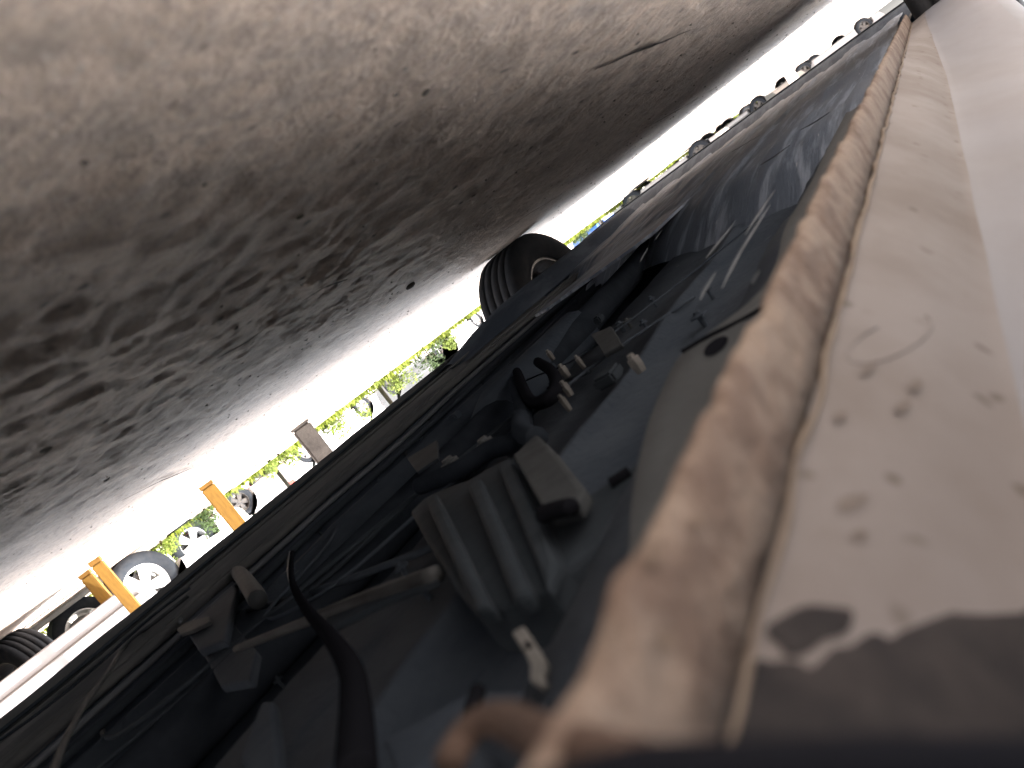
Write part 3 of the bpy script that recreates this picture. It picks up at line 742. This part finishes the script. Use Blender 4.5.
place_by_wheel(612, 207, 16.5, name='parked_car', label='bright blue parked car just past our far front tyre', paint='paint_blue', rimm='rim_dark', L=3.8, group=street)
for q, (px, py, X, pt, lab) in enumerate((
   (668,167,15.5,'paint_grey','mid grey parked car between the two green bushes past our tyre'),
   (706,134,14.5,'paint_grey','distant light grey parked car in the bright strip above the middle bush'),
   (738,108,13.5,'paint_dark','distant dark parked car with bush in front of it near the top'),
   (775,82,12.5,'paint_dark','distant dark parked car with a white sheet post before it'),
   (815,46,11.0,'paint_grey','distant grey parked car nearest the top right end of the bright strip'))):
    p = atd(px, py, (21,27,24,30,26)[q])
    make_car('parked_car', lab, (3.6,4.3,4.0,4.6,4.1)[q], 1.7, pt, 'rim_dark', (p.x, p.y, 0), (1.5, .6, 2.0, 1.25, .9)[q], street, clearance=.16)
# thin poles
for px, py, D, h, r, m, lab in ((374,381,12,2.4,.035,'post_grey','thin dark sign pole in the blown-out street between two pale wheels'),
                              (783,64,17,1.6,.12,'paint_white','white bollard among the distant dark cars near the top'),
                              (276,470,11,1.0,.03,'post_grey','short thin dark stake between the orange post and the grey post')):
    b = atd(px, py, D); bm = bmesh.new(); bm_tube(bm, [(0,0,0),(0,0,h*.96),(0,0,h)], [r,r,r*.6], 10)
    o = frombm('pole', bm, m, None, True); o.location = (b.x, b.y, 0); tag(o, lab, 'pole')
# dark strip crossing the ground at left
a, b = atz(-60, 688, 0), atz(96, 574, 0)
d = (b-a).normalized(); nrm = Vector((-d.y, d.x, 0))*.03
bm = bmesh.new(); bm_slab(bm, [a+nrm+Vector((0,0,.002)), b+nrm+Vector((0,0,.002)), b-nrm+Vector((0,0,.002)), a-nrm+Vector((0,0,.002))], .006)
struct(frombm('dark_strip', bm, 'dark_line'))
# kerb and verge
bm = bmesh.new()
for y in frange(-10, 89, 100): bm_box(bm, (8.02, y, .02), (.14, .985, .05), bev=.012)
struct(frombm('kerb', bm, 'kerb'))
bm = bmesh.new()
bm_slab(bm, [Vector((8.1,-12,-.02)), Vector((9.9,-12,-.02)), Vector((9.9,90,-.02)), Vector((8.1,90,-.02))], .05)
v = frombm('verge_soil', bm, 'grass'); struct(v)
bm = bmesh.new()
for i in range(26000):
    y = random.uniform(1.5, 45)
    x = 8.12 + random.random()*1.6
    if noise.noise(Vector((x*.9, y*.35, 4))) < .0: continue
    h = random.uniform(.02, .09)*(1.2+noise.noise(Vector((y*.8, x, 0)))); a = random.random()*6.28; wv = .012+y*.0009
    dx, dy = math.cos(a)*wv, math.sin(a)*wv
    lx, ly = random.uniform(-.05,.05), random.uniform(-.05,.05)
    bm.faces.new([bm.verts.new((x-dx,y-dy,.06)), bm.verts.new((x+dx,y+dy,.06)), bm.verts.new((x+lx,y+ly,.06+h))])
g = frombm('grass', bm, 'grass'); g['kind'] = 'stuff'; g['label'] = 'yellow-green grass on the verge along the far kerb'; g['category'] = 'grass'
# bushes
def bush(px, py, X, r, m, lab, grp='bushes in the sunlit strip'):
    c = atx(px, py, X)
    t = thing('bush', lab, 'bush', (c.x, c.y, .05), 0, grp)
    bm = bmesh.new()
    cl = [Vector((random.gauss(0,.45), random.gauss(0,.45), abs(random.gauss(.55,.35))))*r for _ in range(10)]
    for c0 in cl:
        for _ in range(90):
            d = Vector((random.gauss(0,1), random.gauss(0,1), random.gauss(0,1))).normalized()*r*.42*random.uniform(.5,1)
            p = c0+d; p.z = max(.02, p.z)
            s = r*random.uniform(.05,.11)
            a = Vector((random.gauss(0,1), random.gauss(0,1), random.gauss(0,1))).normalized(); b = a.orthogonal().normalized()
            bm.faces.new([bm.verts.new(p+a*s), bm.verts.new(p+b*s*.5), bm.verts.new(p-a*s), bm.verts.new(p-b*s*.5)])
    frombm('foliage', bm, m, t)
    bm = bmesh.new()
    for k in range(5):
        a = k*1.26; bm_tube(bm, [(0,0,-.05),(.1*r*math.cos(a),.1*r*math.sin(a),.3*r),(.35*r*math.cos(a),.35*r*math.sin(a),.8*r)], [.03*r,.02*r,.008*r], 5)
    frombm('stem', bm, 'bark', t)
bush(336, 412, 8.9, .34, 'leaf', 'yellow-green bush just right of the grey post')
bush(622, 190, 8.8, .5, 'leaf', 'bright yellow-green bush just past our far tyre and the blue car')
bush(664, 160, 8.9, .55, 'leaf2', 'darker green bush second past our far tyre')
bush(692, 134, 8.9, .6, 'leaf', 'bright bush third past our far tyre')
bush(722, 112, 8.9, .6, 'leaf2', 'dim green bush in front of the first distant dark car')
bush(160, 541, 8.6, .22, 'leaf', 'tuft of yellow-green leaves above the white wheel')
bush(206, 512, 8.8, .25, 'leaf2', 'low green bush behind the single orange post')
bush(420, 345, 8.8, .32, 'leaf2', 'low dark green bush in front of the dark grey car')
bush(440, 330, 8.8, .3, 'leaf', 'yellow-green bush at the end of the long grass near our tyre')
bush(392, 374, 9.0, .3, 'leaf', 'small yellow-green bush between the two pale wheels right of the grey post')
bush(284, 462, 8.9, .26, 'leaf', 'small bright bush between the thin stake and the grey post')
bush(578, 226, 8.9, .4, 'leaf2', 'low dull bush touching the right edge of our far tyre')
bush(642, 178, 9.2, .5, 'leaf', 'wide bright bush between the first bright bush and the darker one past our tyre')
bush(748, 92, 8.8, .7, 'leaf', 'last bright bush before the distant dark cars near the top')
# pale wall far behind the cars
w_ = thing('pale_wall', 'long pale rendered wall behind the parked cars, nearly lost in glare', 'wall', (24,25,0))
bm = bmesh.new(); bm_box(bm, (0,0,1.2), (.3,110,2.4)); frombm('wall_face', bm, 'wall', w_)
bm = bmesh.new(); bm_box(bm, (0,0,2.45), (.42,110,.1), bev=.02); frombm('coping', bm, 'kerb', w_)
